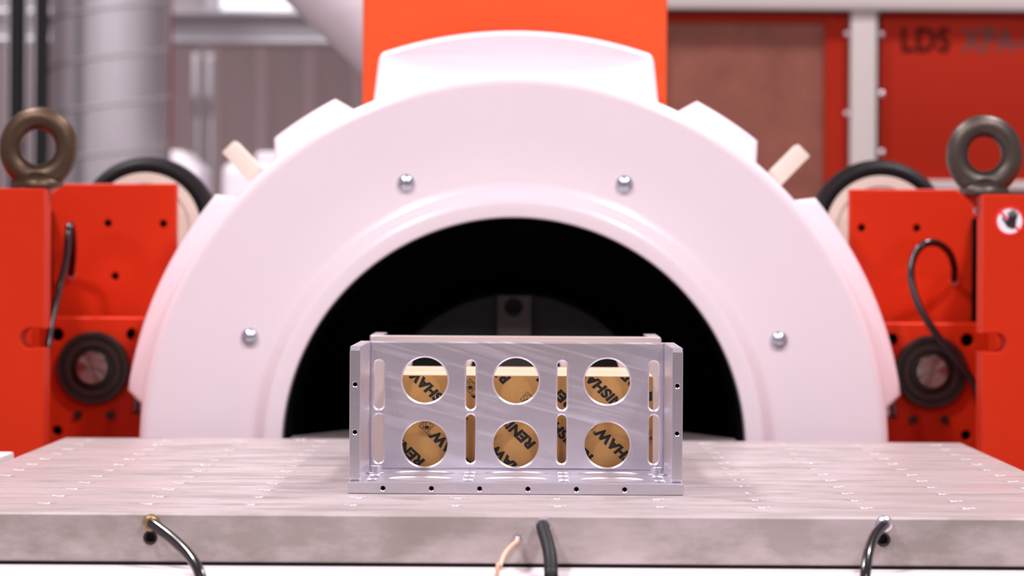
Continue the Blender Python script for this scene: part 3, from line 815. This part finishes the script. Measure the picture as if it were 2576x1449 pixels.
# emblem: square outline, ring and a dark drop, with the registered mark beside it
def emblem_me():
    bm = bmesh.new(); q = 13.5 * sc; lw = 1.1 * sc
    def face(p): bm.faces.new([bm.verts.new((x, y, 0)) for x, y in p])
    for (a0, a1) in (((-q, -q), (q, -q)), ((q, -q), (q, q)), ((q, q), (-q, q)), ((-q, q), (-q, -q))):
        dx, dy = a1[0] - a0[0], a1[1] - a0[1]; l = math.hypot(dx, dy); nx, ny = -dy / l * lw, dx / l * lw
        face([a0, a1, (a1[0] + nx, a1[1] + ny), (a0[0] + nx, a0[1] + ny)])
    def ringf(cx, cy, r, wd, a0=0, a1=360, ry=1.0):
        n = 28
        for k in range(n):
            t0, t1 = R(a0 + (a1 - a0) * k / n), R(a0 + (a1 - a0) * (k + 1) / n)
            face([(cx + r * math.cos(t0), cy + ry * r * math.sin(t0)), (cx + r * math.cos(t1), cy + ry * r * math.sin(t1)),
                  (cx + (r - wd) * math.cos(t1), cy + ry * (r - wd) * math.sin(t1)), (cx + (r - wd) * math.cos(t0), cy + ry * (r - wd) * math.sin(t0))])
    ringf(0, -1 * sc, 10.5 * sc, 1.1 * sc)
    ringf(-9 * sc, -9 * sc, 15 * sc, 1.1 * sc, 10, 85)
    face([(-7 * sc, 3 * sc), (-1 * sc, 7.5 * sc), (2 * sc, 3 * sc), (-2.5 * sc, -3 * sc), (-8 * sc, -3 * sc)])
    face([(1.6 * sc, 3 * sc), (2.8 * sc, 3 * sc), (5.5 * sc, 13 * sc), (4.3 * sc, 13 * sc)])
    # registered mark
    ringf(-20 * sc, 12 * sc, 3.6 * sc, 0.8 * sc)
    face([(-21 * sc, 10 * sc), (-20.2 * sc, 10 * sc), (-20.2 * sc, 14 * sc), (-21 * sc, 14 * sc)])
    face([(-20.2 * sc, 12.2 * sc), (-18.8 * sc, 12.2 * sc), (-18.8 * sc, 13.8 * sc), (-20.2 * sc, 13.8 * sc)])
    me = bpy.data.meshes.new('m'); bm.to_mesh(me); bm.free(); return me
emb = emblem_me()
def place(src, px, py):
    me = src.copy(); p = at(px, py, WY0)
    me.transform(Matrix.Translation((p.x, WY0 - .0010, p.z)) @ Matrix.Rotation(-DIRA, 4, 'Y') @ Matrix.Rotation(R(90), 4, 'X'))
    return clip(me)
dv = Vector((-math.cos(R(43)), -math.sin(R(43)))); upv = Vector((-math.sin(R(43)), math.cos(R(43))))
for (px, py, off) in ((1333, 1117, 8), (1054, 1161, 8), (1098, 1100, 180), (1270, 1157, 148), (1079, 979, 121), (1270, 953, 8), (1478, 1150, 8),
                      (1522, 987, 95), (1537, 1115, 148), (1414, 1000, 32), (1637, 995, 180), (1594, 964, 8), (1637, 1102, 218)):
    q0 = Vector((px, py)) - dv * off
    me = place(word, q0.x, q0.y)
    if me: put('lettering', me, 'ink', pa, smooth=False)
    e = q0 + dv * 218 - upv * 4
    me = place(emb, e.x, e.y)
    if me: put('emblem', me, 'ink', pa, smooth=False)
bpy.data.meshes.remove(word); bpy.data.meshes.remove(emb)

# ------------------------------------------------------------------ red amplifier cabinet behind
CD = 7.0
cab = thing('amplifier_cabinet', 'tall red cabinet in a beige frame with dark lettering', 'cabinet', (at(2140, 500, CD).x, CD + .3, 0))
def rect(x0, y0, x1, y1, d0, d1, bev=0.003):
    a, b = at(x0, y1, d0), at(x1, y0, d0)
    return box_me(a.x, b.x, d0, d1, a.z, b.z, bev)
zf = 0.0
def rect_down(x0, x1, y0, d0, d1, bev=0.003):
    a, b = at(x0, y0, d0), at(x1, y0, d0)
    return box_me(a.x, b.x, d0, d1, zf, (a.z + b.z) / 2, bev)
put('frame_post', rect_down(2141, 2207, -8, CD, CD + .06, .005), 'beige', cab)
put('frame_post', rect_down(2900, 2966, -8, CD, CD + .06, .005), 'beige', cab)
put('frame_post', rect_down(1560, 1626, -8, CD, CD + .06, .005), 'beige', cab)
put('frame_rail', rect(1560, -14, 2966, 22, CD - .012, CD + .05, .008), 'beige', cab)
put('frame_rail', rect(2207, 457, 2900, 478, CD - .004, CD + .05, .004), 'beige', cab)
put('cabinet_body', rect_down(1560, 2966, -2, CD + .065, CD + .7), 'beige', cab)
# door with a filter mat
a0 = at(1630, 30, CD)
dx0, dx1 = at(1632, 300, CD).x, at(2136, 300, CD).x
mz0, mz1 = at(1900, 640, CD).z, at(1900, 54, CD).z
mx0, mx1 = at(1676, 300, CD).x, at(2076, 300, CD).x
dz1 = at(1900, 27, CD).z
fd = put('filter_door', sheet_me([(dx0, 0.12), (dx1, 0.12), (dx1, dz1), (dx0, dz1)], [[(mx0, mz0), (mx1, mz0), (mx1, mz1), (mx0, mz1)]], CD + .02, CD + .045, 'XZ', 0.002), 'red_cab', cab)
put('filter_mat', box_me(mx0, mx1, CD + .028, CD + .043, mz0, mz1), 'mesh', fd)
rp = put('side_panel', rect(2213, 31, 2896, 454, CD + .02, CD + .045), 'red_cab', cab)
put('side_panel', rect(2213, 481, 2896, 960, CD + .02, CD + .045), 'red_cab', cab)
for i, (tx, px, py1, wpx, m) in enumerate((('LDS', 2268, 132, 122, 'print_brown'), ('XPA-K', 2418, 132, 206, 'print_grey'))):
    me = text_me(tx, 0.06, 0.0016, 1.05)
    xs = [v.co.x for v in me.vertices]; ys = [v.co.y for v in me.vertices]
    s_ = CD / FPX
    me.transform(Matrix.Translation((-min(xs), -min(ys), 0)))
    me.transform(Matrix.Diagonal((wpx * s_ / (max(xs) - min(xs)), 64 * s_ / (max(ys) - min(ys)), 1, 1)))
    p = at(px, py1, CD + .018)
    me.transform(Matrix.Translation((p.x, CD + .0193, p.z)) @ Matrix.Rotation(R(90), 4, 'X'))
    put('lettering', me, m, rp, smooth=False)
for (px, py) in ((2131, 85), (2131, 286), (2131, 480), (2217, 86), (2217, 236), (2217, 384)):
    put('panel_screw', lathe_me([(.0065, .002), (.0065, -.001), (.0055, -.0035), (.003, -.0050), (0, -.0055)], 16, 'Y', at(px, py, CD + .02)), 'steel', cab)

# ------------------------------------------------------------------ left background
# spiral duct
DD = 8.0
c = at(277, 300, DD); rd = 0.1395
sd = thing('spiral_duct', 'fat galvanised spiral duct standing upright with slanting seams', 'duct', (c.x, DD, 0))
put('duct_wall', lathe_me([(rd, 0), (rd, ZC - .02), (rd - .003, ZC - .02), (rd - .003, 0)], 64, 'Z', (c.x, DD, 0), close=True), 'galv', sd)
hp = 0.1125
pts = []
n = 28
zz0 = at(277, 152, DD).z
for k in range(-int(4 * n), int(9 * n)):
    t = 2 * math.pi * k / n
    pts.append(Vector((c.x + (rd + .001) * math.cos(t - math.pi / 2), DD + (rd + .001) * math.sin(t - math.pi / 2), zz0 + hp * k / n)))
pts = [p for p in pts if 0.7 < p.z < 2.0]
put('spiral_seam', tube_me(pts, 0.0036, 8, 1, False), 'seam', sd, smooth=True)
# cable runs and perforated rails
for (px, r, lab) in ((42, 0.0205, 'thick black power cable next to the hall wall rail'), (103, 0.0185, 'black power cable closest to the spiral duct')):
    p = at(px, 300, 7.8)
    tag(put('power_cable', tube_me([Vector((p.x, 7.8, ZC - .001)), Vector((p.x, 7.8, 3)), Vector((p.x, 7.8, 1.5)), Vector((p.x, 7.8, 0.001))], r, 16, 2, False), 'rubber'), lab, 'cable')
for i, (xa, xb) in enumerate(((2, 22), (64, 86))):
    x0_, x1_ = at(xa, 300, 7.78).x, at(xb, 300, 7.78).x
    hs = []
    z = 1.05
    while z < 2.0:
        hs.append(slot((x0_ + x1_) / 2, z, z + 0.012, 0.0045, 4)); z += 0.022
    me = sheet_me([(x0_, 0), (x1_, 0), (x1_, ZC - .001), (x0_, ZC - .001)], hs, 7.78, 7.783, 'XZ')
    tag(put('strut_rail', me, 'galv', smooth=False), ('perforated steel rail between the two black power cables' if i else 'perforated steel rail outside the thick black power cable'), 'rail')
# red pipe beside the duct
p = at(417, 300, 8.2)
tag(put('red_pipe', tube_me([Vector((p.x, 8.25, ZC - .001)), Vector((p.x, 8.25, 2.2)), Vector((p.x, 8.25, 1.0)), Vector((p.x, 8.25, 0.001))], 0.009, 12, 2, False), M['red_cab']), 'thin red pipe running up along the spiral duct', 'pipe')
# beam
BD = 9.0
bmz0, bmz1 = at(640, 100, BD).z, at(640, 30, BD).z
bmobj = thing('steel_beam', 'grey steel beam across the end wall below the daylit window', 'beam', (-1.5, BD, bmz0))
put('web', box_me(-4.98, 0.4, BD + .02, BD + .05, bmz0, bmz1, .002), 'galv', bmobj)
put('flange', box_me(-4.98, 0.4, BD - .06, BD + .12, bmz1 - .014, bmz1, .002), 'galv', bmobj)
put('flange', box_me(-4.98, 0.4, BD - .06, BD + .12, bmz0 - .014, bmz0, .002), 'galv', bmobj)
put('beam_bolt', lathe_me([(0, 0), (.010, 0), (.010, -.006), (.006, -.010), (0, -.011)], 16, 'Y', at(511, 54, BD + .02)), 'steel', bmobj)
# door frame posts below the beam
po = thing('steel_post', 'slim pair of grey steel posts under the beam', 'post', (at(508, 300, 9.4).x, 9.4, 0))
for (xa, xb) in ((484, 502), (518, 536)):
    x0_, x1_ = at(xa, 300, 9.4).x, at(xb, 300, 9.4).x
    put('upright', box_me(x0_, x1_, 9.38, 9.42, 0, bmz0 - .016, .003), 'galv', po)
for z in (0.9, 1.25, 1.6):
    put('tie', box_me(at(500, 300, 9.4).x, at(520, 300, 9.4).x, 9.39, 9.41, z, z + .02), 'galv', po)
# white machine behind the shaker
wm = thing('white_machine', 'white machine housing with rounded shoulders behind the shaker rim', 'machine', (at(620, 500, 7.6).x, 7.8, 0))
x0_, x1_ = at(556, 400, 7.6).x, at(735, 400, 7.6).x
put('housing', box_me(x0_, x1_, 7.6, 8.2, 0.0, at(640, 408, 7.6).z, 0.03, 4), 'duct_white', wm)
x0_ = at(640, 400, 7.6).x
put('cap', box_me(x0_, x1_ - .01, 7.62, 8.1, at(640, 410, 7.6).z, at(640, 380, 7.6).z, 0.012, 3), 'duct_white', wm)
x0_, x1_ = at(428, 400, 7.7).x, at(500, 400, 7.7).x
zz = at(430, 378, 7.7).z
me = sheet_me([(x0_, 0), (x1_, 0), (x1_, at(500, 425, 7.7).z), (at(455, 385, 7.7).x, zz), (x0_, zz)], [], 7.7, 8.0, 'XZ', 0.006, 2)
tag(put('white_cover', me, 'duct_white'), 'small white machine cover with a sloping shoulder beside the spiral duct', 'machine cover')

# ------------------------------------------------------------------ tidy
bpy.context.view_layer.update()
